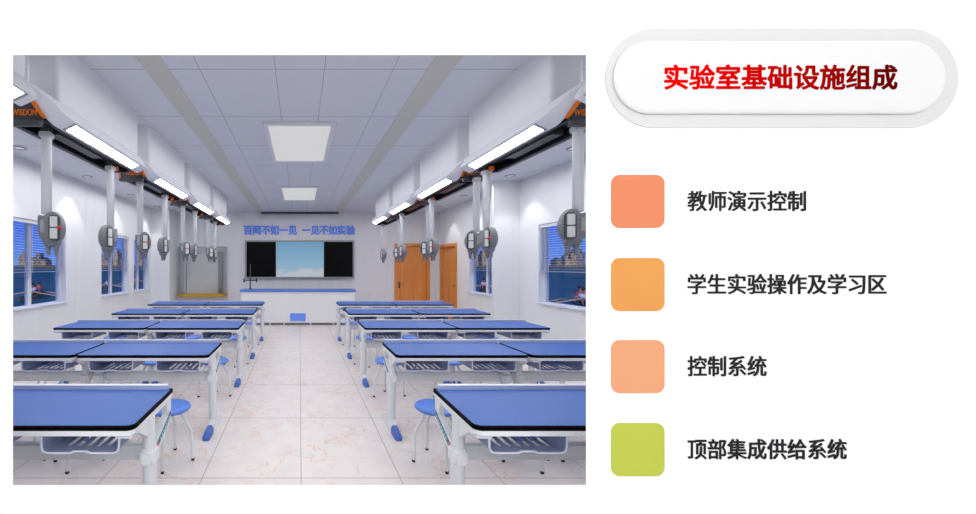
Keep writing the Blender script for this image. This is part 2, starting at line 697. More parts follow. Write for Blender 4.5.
# ceiling strips, baseboards
for i, (a, b) in enumerate(((-1.28, -1.08), (1.06, 1.27))):
    struct(MB().box(a, b, Y0, YB, ZC - 0.006, ZC + 0.01).build('trim_%d' % (i + 1), M['band']))
struct(MB().box(-1.15, 1.17, YB - 0.16, YB, ZC - 0.05, ZC).build('trim_3', M['headdark']))
struct(MB().box(XL, XL + 0.015, Y0, 10.76, 0, 0.1).build('baseboard_left', M['counter']))
for i, (a, b) in enumerate(((Y0, 7.25), (7.32, DR[0] - 0.09))):
    struct(MB().box(XR - 0.015, XR, a, b, 0, 0.1).build('baseboard_right' + ('' if i == 0 else '_far'), M['counter']))
struct(MB().box(-3.68, DB[0] - 0.09, YB - 0.015, YB, 0, 0.1).build('baseboard_back', M['counter']))

# ------------------------------------------------------------------ windows and blinds


def window(n, side, y0, y1, mull):
    xf = (XL - 0.10) if side < 0 else (XR + 0.10)       # inner face of the frame
    xo = xf + side * 0.06
    a, b = min(xf, xo), max(xf, xo)
    fr = 0.04
    mb = MB()
    mb.box(a, b, y0, y0 + fr, ZW0, ZW1).box(a, b, y1 - fr, y1, ZW0, ZW1)
    mb.box(a, b, y0 + fr, y1 - fr, ZW0, ZW0 + fr).box(a, b, y0 + fr, y1 - fr, ZW1 - fr, ZW1)
    o = struct(mb.build('window_%d' % n, M['vinyl']))
    MB().box(a + 0.005, b - 0.005, mull - 0.04, mull + 0.04, ZW0 + fr, ZW1 - fr).build('mullion', M['vinyl'], o)
    xm = (a + b) / 2
    for p, q in ((y0 + fr, mull - 0.04), (mull + 0.04, y1 - fr)):
        MB().box(xm - 0.004, xm + 0.004, p, q, ZW0 + fr, ZW1 - fr).build('glass_pane', M['glass'], o)
    xi = XL + 0.03 if side < 0 else XR - 0.03
    s0, s1 = min(xi, xf), max(xi, xf)
    MB().box(s0, s1, y0 - 0.0, y1 + 0.0, ZW0 - 0.001, ZW0 + 0.022, 0.004).build('window_sill', M['vinyl'], o)
    return o


def blind(side, y0, y1, label):
    xc = (XL - 0.045) if side < 0 else (XR + 0.045)
    o = empty('venetian_blind', (xc, (y0 + y1) / 2, ZW1), label, 'window blind', 'venetian blinds')
    h = (y1 - y0) / 2 - 0.012
    MB().box(-0.025, 0.025, -h, h, -0.06, -0.002, 0.005).build('headrail', M['slat'], o)
    mb = MB()
    z = -0.095
    while z > -0.80:
        mb.loft([[(-0.019, yy, z - 0.003), (0, yy, z), (0.019, yy, z - 0.003), (0, yy, z - 0.0012)] for yy in (-h, h)])
        z -= 0.040
    mb.build('slats', M['slat'], o)
    MB().box(-0.012, 0.012, -h, h, -0.824, -0.818, 0.002).build('bottom_rail', M['slat'], o)
    for f in (-0.8, 0.0, 0.8):
        MB().tube([(-side * 0.02, f * h, -0.04), (-side * 0.02, f * h, -0.82)], 0.0016, 6).build('cord', M['slat'], o)
    return o


wn = 1
for (a, b), ml, lb in zip(LW, (6.06, 8.68, 10.12), ('nearest the camera', 'middle of the three', 'farthest, beside the corner pillar')):
    window(wn, -1, a, b, ml)
    blind(-1, a, b, 'white venetian blind in the left wall window %s' % lb)
    wn += 1
for (a, b), ml, lb in zip(RW, (5.60, 8.72), ('nearest the camera', 'behind the pillar')):
    window(wn, 1, a, b, ml)
    blind(1, a, b, 'white venetian blind in the right wall window %s' % lb)
    wn += 1

# ------------------------------------------------------------------ doors


def door(name, wdt, hgt, loc, rz, handle_left):
    """local: x across, front face towards -y"""
    f = 0.085
    mb = MB()
    mb.box(-wdt / 2, -wdt / 2 + f, -0.03, 0.12, 0, hgt, 0.006).box(wdt / 2 - f, wdt / 2, -0.03, 0.12, 0, hgt, 0.006)
    mb.box(-wdt / 2 + f, wdt / 2 - f, -0.03, 0.12, hgt - f, hgt, 0.006)
    o = struct(mb.build(name, M['wood']))
    o.location = loc
    o.rotation_euler = (0, 0, rz)
    x0, x1 = -wdt / 2 + f + 0.004, wdt / 2 - f - 0.004
    mb = MB().box(x0, x1, 0.03, 0.075, 0.008, hgt - f - 0.004, 0.004)
    for a, b in ((0.12, 0.46), (0.54, 0.88)):
        mb.box(x0 + (x1 - x0) * a, x0 + (x1 - x0) * b, 0.02, 0.04, 0.25, hgt - 0.35, 0.008)
    lf = mb.build('door_leaf', M['wood'], o)
    hx = x0 + 0.07 if handle_left else x1 - 0.07
    d = 1 if handle_left else -1
    mb = MB().box(hx - 0.022, hx + 0.022, 0.018, 0.032, 0.93, 1.12, 0.004)
    mb.tube([(hx, 0.02, 1.06), (hx, -0.03, 1.06), (hx + d * 0.015, -0.04, 1.06), (hx + d * 0.13, -0.04, 1.055)], 0.010, 10)
    mb.build('door_handle', M['steel'], lf, 40)
    return o


door('door_1', DB[1] - DB[0], 2.28, ((DB[0] + DB[1]) / 2, YB, 0), 0, True)
door('door_2', DR[1] - DR[0], 2.22, (XR, (DR[0] + DR[1]) / 2, 0), -PI / 2, False)

# ------------------------------------------------------------------ outside: water, far shore, towers, rowing boats
WZ = -0.6
mb = MB()
mb.box(-900, XL - WT - 0.02, -60, 900, WZ - 0.2, WZ)
struct(mb.build('water_left', M['water']))
mb = MB()
mb.box(XR + WT + 0.02, 900, -60, 900, WZ - 0.2, WZ)
struct(mb.build('water_right', M['water']))
for s, nm in ((-1, 'left'), (1, 'right')):
    a, b = sorted((s * 150, s * 480))
    struct(MB().box(a, b, 497, 540, WZ, 3.0, 0.5).build('shore_' + nm, M['shore']))
NTH = 'first second third fourth fifth sixth seventh eighth ninth tenth eleventh twelfth thirteenth fourteenth fifteenth sixteenth seventeenth eighteenth nineteenth twentieth'.split()
NTH += ['twenty-' + q for q in NTH[:9]]
k = 0
for s in (-1, 1):
    x = 175
    i = 0
    nb = []
    while x < 395:
        wd = random.uniform(6, 14)
        nb.append((x, wd, random.choice((8, 10, 12, 15, 19, 26)) + random.uniform(0, 4)))
        x += wd + random.uniform(1, 9)
    for i, (x, wd, h) in enumerate(nb):
        tone = ('beige', 'grey', 'tan')[k % 3]
        o = empty('tower_block', (s * (x + wd / 2), 505 + (k % 4) * 6, WZ + 0.1), '%s waterfront tower seen through the %s windows, %s counted away from the room' % (tone, 'left' if s < 0 else 'right', NTH[i]), 'building', 'towers across the water')
        mm = M[('b1', 'b2', 'b3')[k % 3]]
        MB().box(-wd / 2, wd / 2, -6, 6, 0, h).build('facade', mm, o)
        if k % 2:
            MB().box(-wd * .28, wd * .28, -4, 4, h, h + 5).build('upper_storey', mm, o)
        else:
            MB().loft([[(-wd / 2, -6, h), (wd / 2, -6, h), (wd / 2, 6, h), (-wd / 2, 6, h)], [(-wd * .1, -1, h + 4), (wd * .1, -1, h + 4), (wd * .1, 1, h + 4), (-wd * .1, 1, h + 4)]]).build('roof', M['shore'], o)
        k += 1


def skin_mesh(name, verts, edges, radii, m, root=0, sub=1):
    me = bpy.data.meshes.new(name)
    me.from_pydata(verts, edges, [])
    o = bpy.data.objects.new(name, me)
    COL.objects.link(o)
    o.modifiers.new('skin', 'SKIN').use_smooth_shade = True
    sv = me.skin_vertices[0].data if me.skin_vertices else None
    if sv is None:
        bpy.context.view_layer.objects.active = o
        bpy.ops.mesh.customdata_skin_add()
        sv = me.skin_vertices[0].data
    for v, r in zip(sv, radii):
        v.radius = (r, r) if not isinstance(r, tuple) else r
        v.use_root = False
    sv[root].use_root = True
    sm = o.modifiers.new('sub', 'SUBSURF')
    sm.levels = sub
    sm.render_levels = sub
    dg = bpy.context.evaluated_depsgraph_get()
    dg.update()
    res = bpy.data.meshes.new_from_object(o.evaluated_get(dg))
    bpy.data.objects.remove(o)
    res.name = name
    res.materials.clear()
    res.materials.append(m)
    return res


def mesh_obj(name, me, parent=None):
    o = bpy.data.objects.new(name, me)
    COL.objects.link(o)
    if parent:
        o.parent = parent
    return o


# a seated rower, facing -y, seat at z=0
RV = [(0, 0, .06), (0, -.02, .28), (0, -.05, .48), (0, -.06, .57), (0, -.07, .64), (0, -.08, .72), (0, -.07, .80),
      (.18, -.05, .47), (.21, -.24, .32), (.16, -.46, .30), (.15, -.53, .30),
      (-.18, -.05, .47), (-.21, -.24, .32), (-.16, -.46, .30), (-.15, -.53, .30),
      (.10, -.04, .05), (.12, -.42, .20), (.11, -.72, -.02), (.11, -.83, 0.02),
      (-.10, -.04, .05), (-.12, -.42, .20), (-.11, -.72, -.02), (-.11, -.83, 0.02)]
RE = [(0, 1), (1, 2), (2, 3), (3, 4), (4, 5), (5, 6), (2, 7), (7, 8), (8, 9), (9, 10), (2, 11), (11, 12), (12, 13), (13, 14),
      (0, 15), (15, 16), (16, 17), (17, 18), (0, 19), (19, 20), (20, 21), (21, 22)]
RR = [(.15, .11), (.14, .10), (.15, .10), .06, .075, .10, .07, .065, .045, .038, .035, .065, .045, .038, .035, .085, .065, .045, .04, .085, .065, .045, .04]
rower_me = skin_mesh('person', RV, RE, RR, M['skin'])
shirt_me = skin_mesh('shirt', [RV[i] for i in (0, 1, 2, 7, 8, 11, 12)], [(0, 1), (1, 2), (2, 3), (3, 4), (2, 5), (5, 6)], [(.17, .13), (.16, .12), (.17, .125), .085, .06, .085, .06], M['shirt'])
shirt2_me = shirt_me.copy()
shirt2_me.materials.clear()
shirt2_me.materials.append(M['redshirt'])
shorts_me = skin_mesh('shorts', [(0, 0, .06), (.10, -.04, .05), (.12, -.3, .15), (-.10, -.04, .05), (-.12, -.3, .15)], [(0, 1), (1, 2), (0, 3), (3, 4)], [(.17, .13), .10, .085, .10, .085], M['shorts'])
hair_me = bpy.data.meshes.new('hair')
mb = MB()
mb.lathe([(0.001, .135), (.06, .12), (.10, .07), (.112, .02), (.105, -.02), (.09, -.03)], (0, -.065, .735), 14)
mb.b.to_mesh(hair_me)
mb.b.free()
hair_me.materials.append(M['hair'])


def rower(loc, rz, label, me):
    o = mesh_obj('person', rower_me)
    o.location = loc
    o.rotation_euler = (0, 0, rz)
    tag(o, label, 'person', 'rowers on the water')
    mesh_obj('shirt', me, o)
    mesh_obj('shorts', shorts_me, o)
    mesh_obj('hair', hair_me, o)


def boat(loc, rz, where):
    o = empty('rowing_boat', loc, 'slim brown rowing boat with two rowers seen through the %s' % where, 'boat', 'rowing boats on the water', rz)
    rings = []
    for i in range(15):
        t = -1 + 2 * i / 14
        wd = 0.36 * max(0.03, (1 - t * t)) ** 0.6
        y = t * 3.4
        zt = 0.22 + 0.10 * t * t
        rings.append([(-wd, y, zt), (-wd * .75, y, 0.0), (0, y, -0.08), (wd * .75, y, 0.0), (wd, y, zt), (wd * .86, y, zt - .01), (wd * .6, y, 0.06), (0, y, 0.02), (-wd * .6, y, 0.06), (-wd * .86, y, zt - .01)])
    MB().loft(rings).build('hull', M['hull'], o, 40)
    for yy in (-0.7, 0.8):
        MB().box(-.3, .3, yy - .13, yy + .13, 0.17, 0.2, .005).build('thwart', M['oar'], o)
    for yy in (-0.7, 0.8):
        for s in (-1, 1):
            mb = MB().tube([(s * .1, yy - .52, .52), (s * .4, yy - .6, .44), (s * 1.9, yy - .85, .12)], .042, 8)
            mb.loft([[(s * 1.85, yy - .90, .10), (s * 1.85, yy - .78, .10), (s * 1.85, yy - .78, .13), (s * 1.85, yy - .90, .13)],
                     [(s * 2.45, yy - 1.04, -.03), (s * 2.45, yy - .84, -.03), (s * 2.45, yy - .84, .0), (s * 2.45, yy - 1.04, .0)]])
            mb.build('oar', M['oar'], o)
    q = Matrix.Rotation(rz, 3, 'Z')
    for yy, me, c in ((-0.7, shirt_me, 'white'), (0.8, shirt2_me, 'red')):
        p = Vector(loc) + q @ Vector((0, yy, 0.22))
        rower(p, rz, 'seated rower in %s shirt pulling oars, seen through the %s' % (c, where), me)


boat((-18.6, 26.8, WZ), R(20), 'nearest left window')
boat((-18.4, 36.5, WZ), R(25), 'middle left window')
boat((-19.8, 46.5, WZ), R(15), 'farthest left window')
boat((15.6, 21.0, WZ), R(-30), 'nearest right window')
boat((17.2, 35.5, WZ), R(-25), 'right window behind the pillar')

# ------------------------------------------------------------------ teacher's end of the room
cy0 = 10.2
o = empty('teacher_counter', (0, cy0, 0), 'long white teacher counter with blue worktop under the blackboard', 'counter')
MB().box(-1.58, 1.49, 0.03, 0.66, 0.07, 0.905, 0.006).build('cabinet_body', M['counter'], o)
MB().box(-1.61, 1.52, 0, 0.70, 0.905, 0.955, 0.008).build('worktop', M['seat'], o)
MB().box(-0.25, 0.165, 0.018, 0.032, 0.12, 0.325, 0.004).build('front_panel', M['lettering'], o)['label'] = 'small blue front panel'
mb = MB()
for yy in (0.16,):
    mb.box(-1.5, 1.41, 0.12, 0.60, 0.0, 0.07)
mb.build('plinth', M['grey'], o)
for xx in (-1.45, -0.8, -0.42, 0.3, 0.92, 1.36):
    MB().lathe([(0.022, 0), (0.022, 0.07)], (xx, 0.07, 0), 12).build('foot', M['white'], o, 40)

fx = -1.36
o = empty('lab_faucet', (fx, cy0 + 0.3, 0.955), 'tall dark grey lab faucet with crossbar outlets on counter left end', 'faucet')
MB().lathe([(0.04, 0), (0.04, 0.02), (0.018, 0.03), (0.015, 0.68), (0.006, 0.70)], seg=16).build('column', M['steel'], o, 40)
MB().tube([(-0.17, 0, 0.25), (0.17, 0, 0.25)], 0.014, 12).build('crossbar', M['steel'], o, 40)
for s in (-1, 1):
    MB().lathe([(0.013, 0.19), (0.022, 0.2), (0.022, 0.29), (0.012, 0.31)], (s * 0.17, 0, 0), 12).build('outlet', M['steel'], o, 40)
    MB().tube([(s * 0.07, -0.012, 0.25), (s * 0.07, -0.05, 0.25)], 0.018, 10).build('tap_handle', M['steel'], o, 40)

# blackboard with a screen in the middle
by = YB - 0.09
bx0, bx1, bz0, bz1 = -1.635, 1.645, 1.23, 2.37
o = empty('blackboard', (0, by, bz0), 'wide black board with a bright sky screen in its middle', 'blackboard')
hh = bz1 - bz0
mb = MB()
f = 0.045
mb.box(bx0, bx1, -0.02, 0.09, 0, f, .006).box(bx0, bx1, -0.02, 0.09, hh - f, hh, .006)
mb.box(bx0, bx0 + f, -0.02, 0.09, f, hh - f, .006).box(bx1 - f, bx1, -0.02, 0.09, f, hh - f, .006)
mb.build('frame', M['alu'], o)
m1, m2 = -0.71, 0.735
MB().box(bx0 + f, m1, 0.0, 0.06, f, hh - f, .003).build('board_panel', M['board'], o)
MB().box(m2, bx1 - f, 0.0, 0.06, f, hh - f, .003).build('board_panel', M['board'], o)
MB().box(m1 + .012, m2 - .012, 0.01, 0.06, f, hh - f, .003).build('screen', M['screen'], o)['label'] = 'screen showing a blue sky with clouds'
mb = MB().box(m1, m1 + .012, -0.01, 0.06, f, hh - f).box(m2 - .012, m2, -0.01, 0.06, f, hh - f)
mb.build('screen_bezel', M['alu'], o)

kb = YB / 380
zz0, zz1 = EYE + (266.5 - 235) * kb, EYE + (266.5 - 225.2) * kb
tag(text('wall_lettering', '百闻不如一见', M['lettering'], (243.6 - 299.5) * kb, (297 - 299.5) * kb, zz0, zz1, YB, 0.03, 0.042), 'blue raised characters above the left half of the blackboard', 'lettering', 'blue slogan on the back wall')
tag(text('wall_lettering', '一见不如实验', M['lettering'], (302 - 299.5) * kb, (355 - 299.5) * kb, zz0, zz1, YB, 0.03, 0.042), 'blue raised characters above the right half of the blackboard', 'lettering', 'blue slogan on the back wall')

# glass showcase on the back wall, left
gx0, gx1, gz0, gz1 = -3.64, -2.17, 0.70, 2.18
o = empty('glass_showcase', ((gx0 + gx1) / 2, YB - 0.004, gz0), 'tall rounded glass showcase with gold base on back wall, left', 'display case')
hw = (gx1 - gx0) / 2
hh = gz1 - gz0


def bow(d, w_, n=16):
    pts = [(-w_, 0)]
    for i in range(n + 1):
        a = PI - PI * i / n
        cx = math.copysign(abs(math.cos(a)) ** 0.45, math.cos(a))
        pts.append((w_ * cx, -d * (abs(math.sin(a)) ** 0.5)))
    pts.append((w_, 0))
    return pts


MB().prism(bow(0.34, hw), 'z', 0, 0.075).build('base', M['gold'], o, 40)
mb = MB()
outer = bow(0.32, hw - 0.01)
inner = bow(0.31, hw - 0.02)
mb.loft([[(x, y, 0.075) for x, y in outer], [(x, y, hh - 0.02) for x, y in outer]], close=False)
mb.loft([[(x, y, 0.075) for x, y in inner], [(x, y, hh - 0.02) for x, y in inner]], close=False)
mb.build('curved_glass', M['caseglass'], o, 40)
MB().prism(bow(0.325, hw), 'z', hh - 0.02, hh).build('top', M['caseglass'], o, 40)
MB().box(-hw + 0.25, hw - 0.28, -0.06, 0, 0.075, hh - 0.22).build('back_panel', M['case'], o)
MB().box(-hw + 0.16, -hw + 0.23, -0.10, -0.02, 0.075, hh - 0.1).build('post', M['white'], o)
MB().box(hw - 0.27, hw - 0.15, -0.10, -0.02, 0.075, hh - 0.15).build('post', M['casedark'], o)
MB().lathe([(0.02, 0.0), (0.035, 0.01), (0.012, 0.05), (0.03, 0.10), (0.035, 0.15), (0.0005, 0.17)], (hw - 0.2, -0.18, 0.075), 12).build('ornament', M['gold'], o, 40)

# ------------------------------------------------------------------ tables


def make_table(s):
    """s=-1: aisle end at x=0 and the table runs to -x; front edge y=0"""
    L, D, H = 1.212, 0.60, 0.778
    o = empty('lab_table', (0, 0, 0), '', 'table', 'blue lab tables in rows')

    def bx(mb, a, b, *r, **k):
        lo, hi = sorted((s * a, s * b))
        return mb.box(lo, hi, *r, **k)

    def poly(a, b, y0, y1, r, c):
        p = rrect(min(s * a, s * b), max(s * a, s * b), y0, y1, r, 6, c)
        return p
    MB().prism(poly(0, L, 0, D, 0.045, (1, 1, 0, 0)), 'z', H - 0.024, H).build('edge_band', M['black'], o)
    MB().prism(poly(0.006, L - 0.006, 0.009, D - 0.03, 0.04, (1, 1, 0, 0)), 'z', H - 0.01, H + 0.0015).build('tabletop', M['blue'], o)
    mb = MB()
    mb.prism(poly(0.002, L - 0.002, 0.0, D, 0.05, (1, 1, 0, 0)), 'z', H - 0.05, H - 0.0235)
    bx(mb, 0.012, 0.05, 0.06, D - 0.02, H - 0.075, H - 0.05, bev=0.004)
    bx(mb, L - 0.05, L - 0.012, 0.06, D - 0.02, H - 0.075, H - 0.05, bev=0.004)
    for a in (0.008, L - 0.098):     # rounded corner guards under the front corners
        bx(mb, a, a + 0.09, 0.005, 0.10, H - 0.068, H - 0.045, bev=0.01)
    mb.build('apron', M['white'], o)
    mb = MB()
    p = rrect(min(s * 0.02, s * (L - 0.004)), max(s * 0.02, s * (L - 0.004)), H - 0.04, H + 0.029, 0.018, 5, (0, 0, 1, 1))
    mb.prism(p, 'y', D - 0.03, D)
    mb.build('back_ledge', M['lip'], o)
    bx(MB(), 0.03, L - 0.01, D - 0.031, D + 0.001, H + 0.0265, H + 0.030).build('ledge_trim', M['white'], o)
    for e in (0.025, L - 0.085):
        out = -1 if e < 0.5 else 1    # which way the end faces
        c = s * e
        mb = MB()
        # upper post, joint and lower post: slightly oval tubes
        mb.tube([(c, 0.27, 0.48), (c, 0.255, H - 0.05)], 0.036, 18, (1, 1))
        mb.tube([(c, 0.30, 0.05), (c, 0.27, 0.52)], 0.040, 18, (1, 1))
        lg = mb.build('leg', M['post'], o, 50)
        bx(MB(), e - 0.042, e + 0.042, 0.215, 0.325, 0.455, 0.55, bev=0.016, seg=3).build('joint', M['white'], lg, 40)
        # foot: a low arched bar, with a blue toe at the front and a white heel
        def sec(y, z1, wd):
            return [(c - wd, y, 0.0), (c + wd, y, 0.0), (c + wd, y, z1 * .6), (c + wd * .6, y, z1), (c - wd * .6, y, z1), (c - wd, y, z1 * .6)]
        MB().loft([sec(0.155, 0.062, .031), sec(0.22, 0.09, .034), sec(0.30, 0.105, .037), sec(0.40, 0.09, .034), sec(0.56, 0.045, .030)]).build('foot', M['post'], lg, 50)
        MB().loft([sec(0.0, 0.022, .022), sec(0.015, 0.042, .031), sec(0.08, 0.062, .034), sec(0.17, 0.075, .035)]).build('toe_cap', M['toe'], lg, 50)
        # side frame: bar running back from the joint, rear upright, front brace
        mb = MB()
        mb.prism([(0.30, 0.475), (0.33, 0.475), (0.585, 0.585), (0.59, 0.66), (0.30, 0.545)], 'x', c - 0.018, c + 0.018)
        mb.prism([(0.535, 0.60), (0.59, 0.62), (0.585, H - 0.05), (0.50, H - 0.05)], 'x', c - 0.018, c + 0.018)
        mb.prism([(0.26, 0.60), (0.29, 0.60), (0.30, H - 0.05), (0.10, H - 0.05), (0.10, H - 0.075)], 'x', c - 0.014, c + 0.014)
        sf = mb.build('side_frame', M['white'], o)
        lx = c + s * out * 0.0195
        a, b = sorted((lx - 0.0015, lx + 0.0015))
        MB().prism([(0.32, 0.495), (0.575, 0.605), (0.578, 0.640), (0.32, 0.530)], 'x', a, b).build('label_strip', M['teal'], sf)['label'] = 'teal label strip'
        lx2 = lx + s * out * 0.0015
        a, b = sorted((lx2 - 0.0015, lx2 + 0.0015))
        mb = MB()
        mb.prism([(0.345 + 0.017 * math.cos(t * PI / 6), 0.5225 + 0.013 * math.sin(t * PI / 6)) for t in range(12)], 'x', a, b)
        mb.build('label_emblem', M['orange_dot'], sf)
        mb = MB()
        for q in range(7):
            y = 0.385 + q * 0.026
            z = 0.5415 + (y - 0.385) * 0.431
            mb.prism([(y, z - 0.006), (y + 0.015, z), (y + 0.015, z + 0.010), (y, z + 0.004)], 'x', a, b)
        mb.build('label_marks', M['pale'], sf)
    bx(MB(), 0.03, L - 0.06, 0.30, 0.345, 0.452, 0.548, bev=0.008).build('stretcher', M['post'], o)
    # two open book trays
    for tx in (0.085, 0.70):
        mb = MB()
        wd, z0, z1, d0, d1 = 0.40, 0.628, H - 0.05, 0.03, 0.40
        xa, xb = tx, tx + wd
        t = 0.004
        # floor built as strips between the slots
        sl = [xa + 0.03 + 0.052 * i for i in range(6)] if s < 0 else [xa + 0.08 + 0.052 * i for i in range(6)]
        cur = xa + 0.02
        bx(mb, xa + 0.02, xb - 0.02, d0, d0 + 0.07, z0, z0 + t)
        bx(mb, xa + 0.02, xb - 0.02, d1 - 0.09, d1, z0, z0 + t)
        for q in sl:
            bx(mb, cur, q, d0 + 0.07, d1 - 0.09, z0, z0 + t)
            cur = q + 0.024
        bx(mb, cur, xb - 0.02, d0 + 0.07, d1 - 0.09, z0, z0 + t)
        # sloped ends and back
        for u, v in ((xa, xa + 0.021), (xb, xb - 0.021)):
            mb.loft([[(s * u, y, z1), (s * (u + (v - u) * .2), y, z0 + 0.025), (s * v, y, z0), (s * v, y, z0 + t), (s * (u + (v - u) * .45), y, z0 + 0.028), (s * (u + (t if v > u else -t)), y, z1)] for y in (d0, d1)])
        bx(mb, xa, xb, d1 - t, d1, z0, z1)
        tr = mb.build('book_tray', M['tray'], o)
        # pale rim running round the open front, with a notch in the middle
        mid = (xa + xb) / 2
        mb = MB()
        pts = [(xa, z1), (xa + 0.001, z0 + 0.03), (xa + 0.008, z0 + 0.008), (xa + 0.03, z0), (mid - 0.05, z0), (mid - 0.035, z0 + 0.009), (mid + 0.035, z0 + 0.009), (mid + 0.05, z0), (xb - 0.03, z0), (xb - 0.008, z0 + 0.008), (xb - 0.001, z0 + 0.03), (xb, z1)]
        mb.tube([(s * x, d0, z) for x, z in pts], 0.0055, 8)
        mb.build('tray_rim', M['tray_rim'], tr, 50)
        # oval hand hole with a pale rim at the outer end of the tray
        hx = xb - 0.07 if s < 0 else xa + 0.07
        hx = xb - 0.05 if s < 0 else xa + 0.045
        mb = MB()
        mb.tube([(s * hx + 0.022 * math.cos(a * PI / 8), d1 - 0.006, z0 + 0.045 + 0.016 * math.sin(a * PI / 8)) for a in range(17)], 0.004, 6)
        mb.build('hand_hole', M['tray_rim'], tr, 50)
    return o


ROW = ['front row nearest the opening', 'second row from the front', 'third row from the front', 'fourth row from the front', 'last row before the teacher counter']
proto = {s: make_table(s) for s in (-1, 1)}
used = set()
EDGE = {-1: (-0.84, -0.828, -0.802, -0.794, -0.788), 1: (0.888, 0.881, 0.860, 0.846, 0.832)}   # aisle ends, row by row
STEP = 1.233
for s in (-1, 1):
    sd = 'left' if s < 0 else 'right'
    for r in range(5):
        for j in range(2):
            if r == 0 and j == 1:
                continue
            t = proto[s] if s not in used else copy_tree(proto[s])
            used.add(s)
            t.location = (EDGE[s][r] + s * j * STEP, 1.92 + 1.53 * r, 0)
            t['label'] = 'blue-topped white lab table, %s, %s of aisle, %s end' % (ROW[r], sd, 'aisle' if j == 0 else 'window wall')
            t['group'] = 'blue lab tables in rows'
for s in (-1, 1):
    sd = 'left' if s < 0 else 'right'
    for r in range(1, 5):
        c = tag(MB().prism([(-0.012, -0.022), (0.012, -0.022), (0.022, 0.018), (-0.022, 0.018)], 'y', -0.02, 0.018).build('ledge_clip', M['tray_rim']),
                'pale clip joining the two table ledges, %s, %s of aisle' % (ROW[r], sd), 'clip', 'clips between tables')
        c.location = (EDGE[s][r] + s * 1.2225, 1.92 + 1.53 * r + 0.585, 0.796)

# ------------------------------------------------------------------ stools


def make_stool():
    o = empty('round_stool', (0, 0, 0), '', 'stool', 'round blue stools')
    MB().lathe([(0.0005, 0.458), (0.12, 0.460), (0.155, 0.455), (0.170, 0.445), (0.172, 0.432), (0.160, 0.420), (0.10, 0.415), (0.0005, 0.415)], seg=36).build('seat', M['seat'], o, 60)
    MB().lathe([(0.085, 0.395), (0.085, 0.416), (0.02, 0.416), (0.02, 0.395)], seg=24).build('seat_ring', M['post'], o, 40)
    for k in range(4):
        a = k * PI / 2 + R(4)
        c, n = math.cos(a), math.sin(a)
        path = [(0.03, 0.402), (0.07, 0.40), (0.095, 0.385), (0.165, 0.265), (0.178, 0.235), (0.180, 0.20), (0.189, 0.012)]
        lg = MB().tube([(r * c, r * n, z) for r, z in path], 0.0125, 10).build('leg', M['post'], o, 60)
        MB().lathe([(0.0125, 0), (0.0140, 0.014), (0.013, 0.020)], (0.190 * c, 0.190 * n, 0), 10).build('rubber_foot', M['rubber'], lg, 40)
    return o


st = make_stool()
first = True
SEAT = ['first seat from the aisle', 'second seat from the aisle', 'third seat from the aisle', 'seat closest to the window wall']
for s in (-1, 1):
    sd = 'left' if s < 0 else 'right'
    for r in range(1, 5):
        for j, off in enumerate((0.235, 0.965, 1.448, 2.188)):
            t = st if first else copy_tree(st)
            first = False
            t.location = (EDGE[s][r] + s * off, 1.92 + 1.53 * r - 0.35, 0)
            t['label'] = 'round blue stool at the %s, %s of aisle, %s' % (ROW[r].replace(' from the front', '').replace(' before the teacher counter', ''), sd, SEAT[j])
            t['group'] = 'round blue stools'

# ------------------------------------------------------------------ ceiling service units along both sides
PITCH = 1.66
YS = [0.68 + PITCH * i for i in range(5)]


def sst(t):
    t = min(1, max(0, t))
    return t * t * (3 - 2 * t)


UNIT = ['nearest, cut by the opening', 'second from the opening', 'third from the opening', 'fourth from the opening', 'farthest, near the back wall']


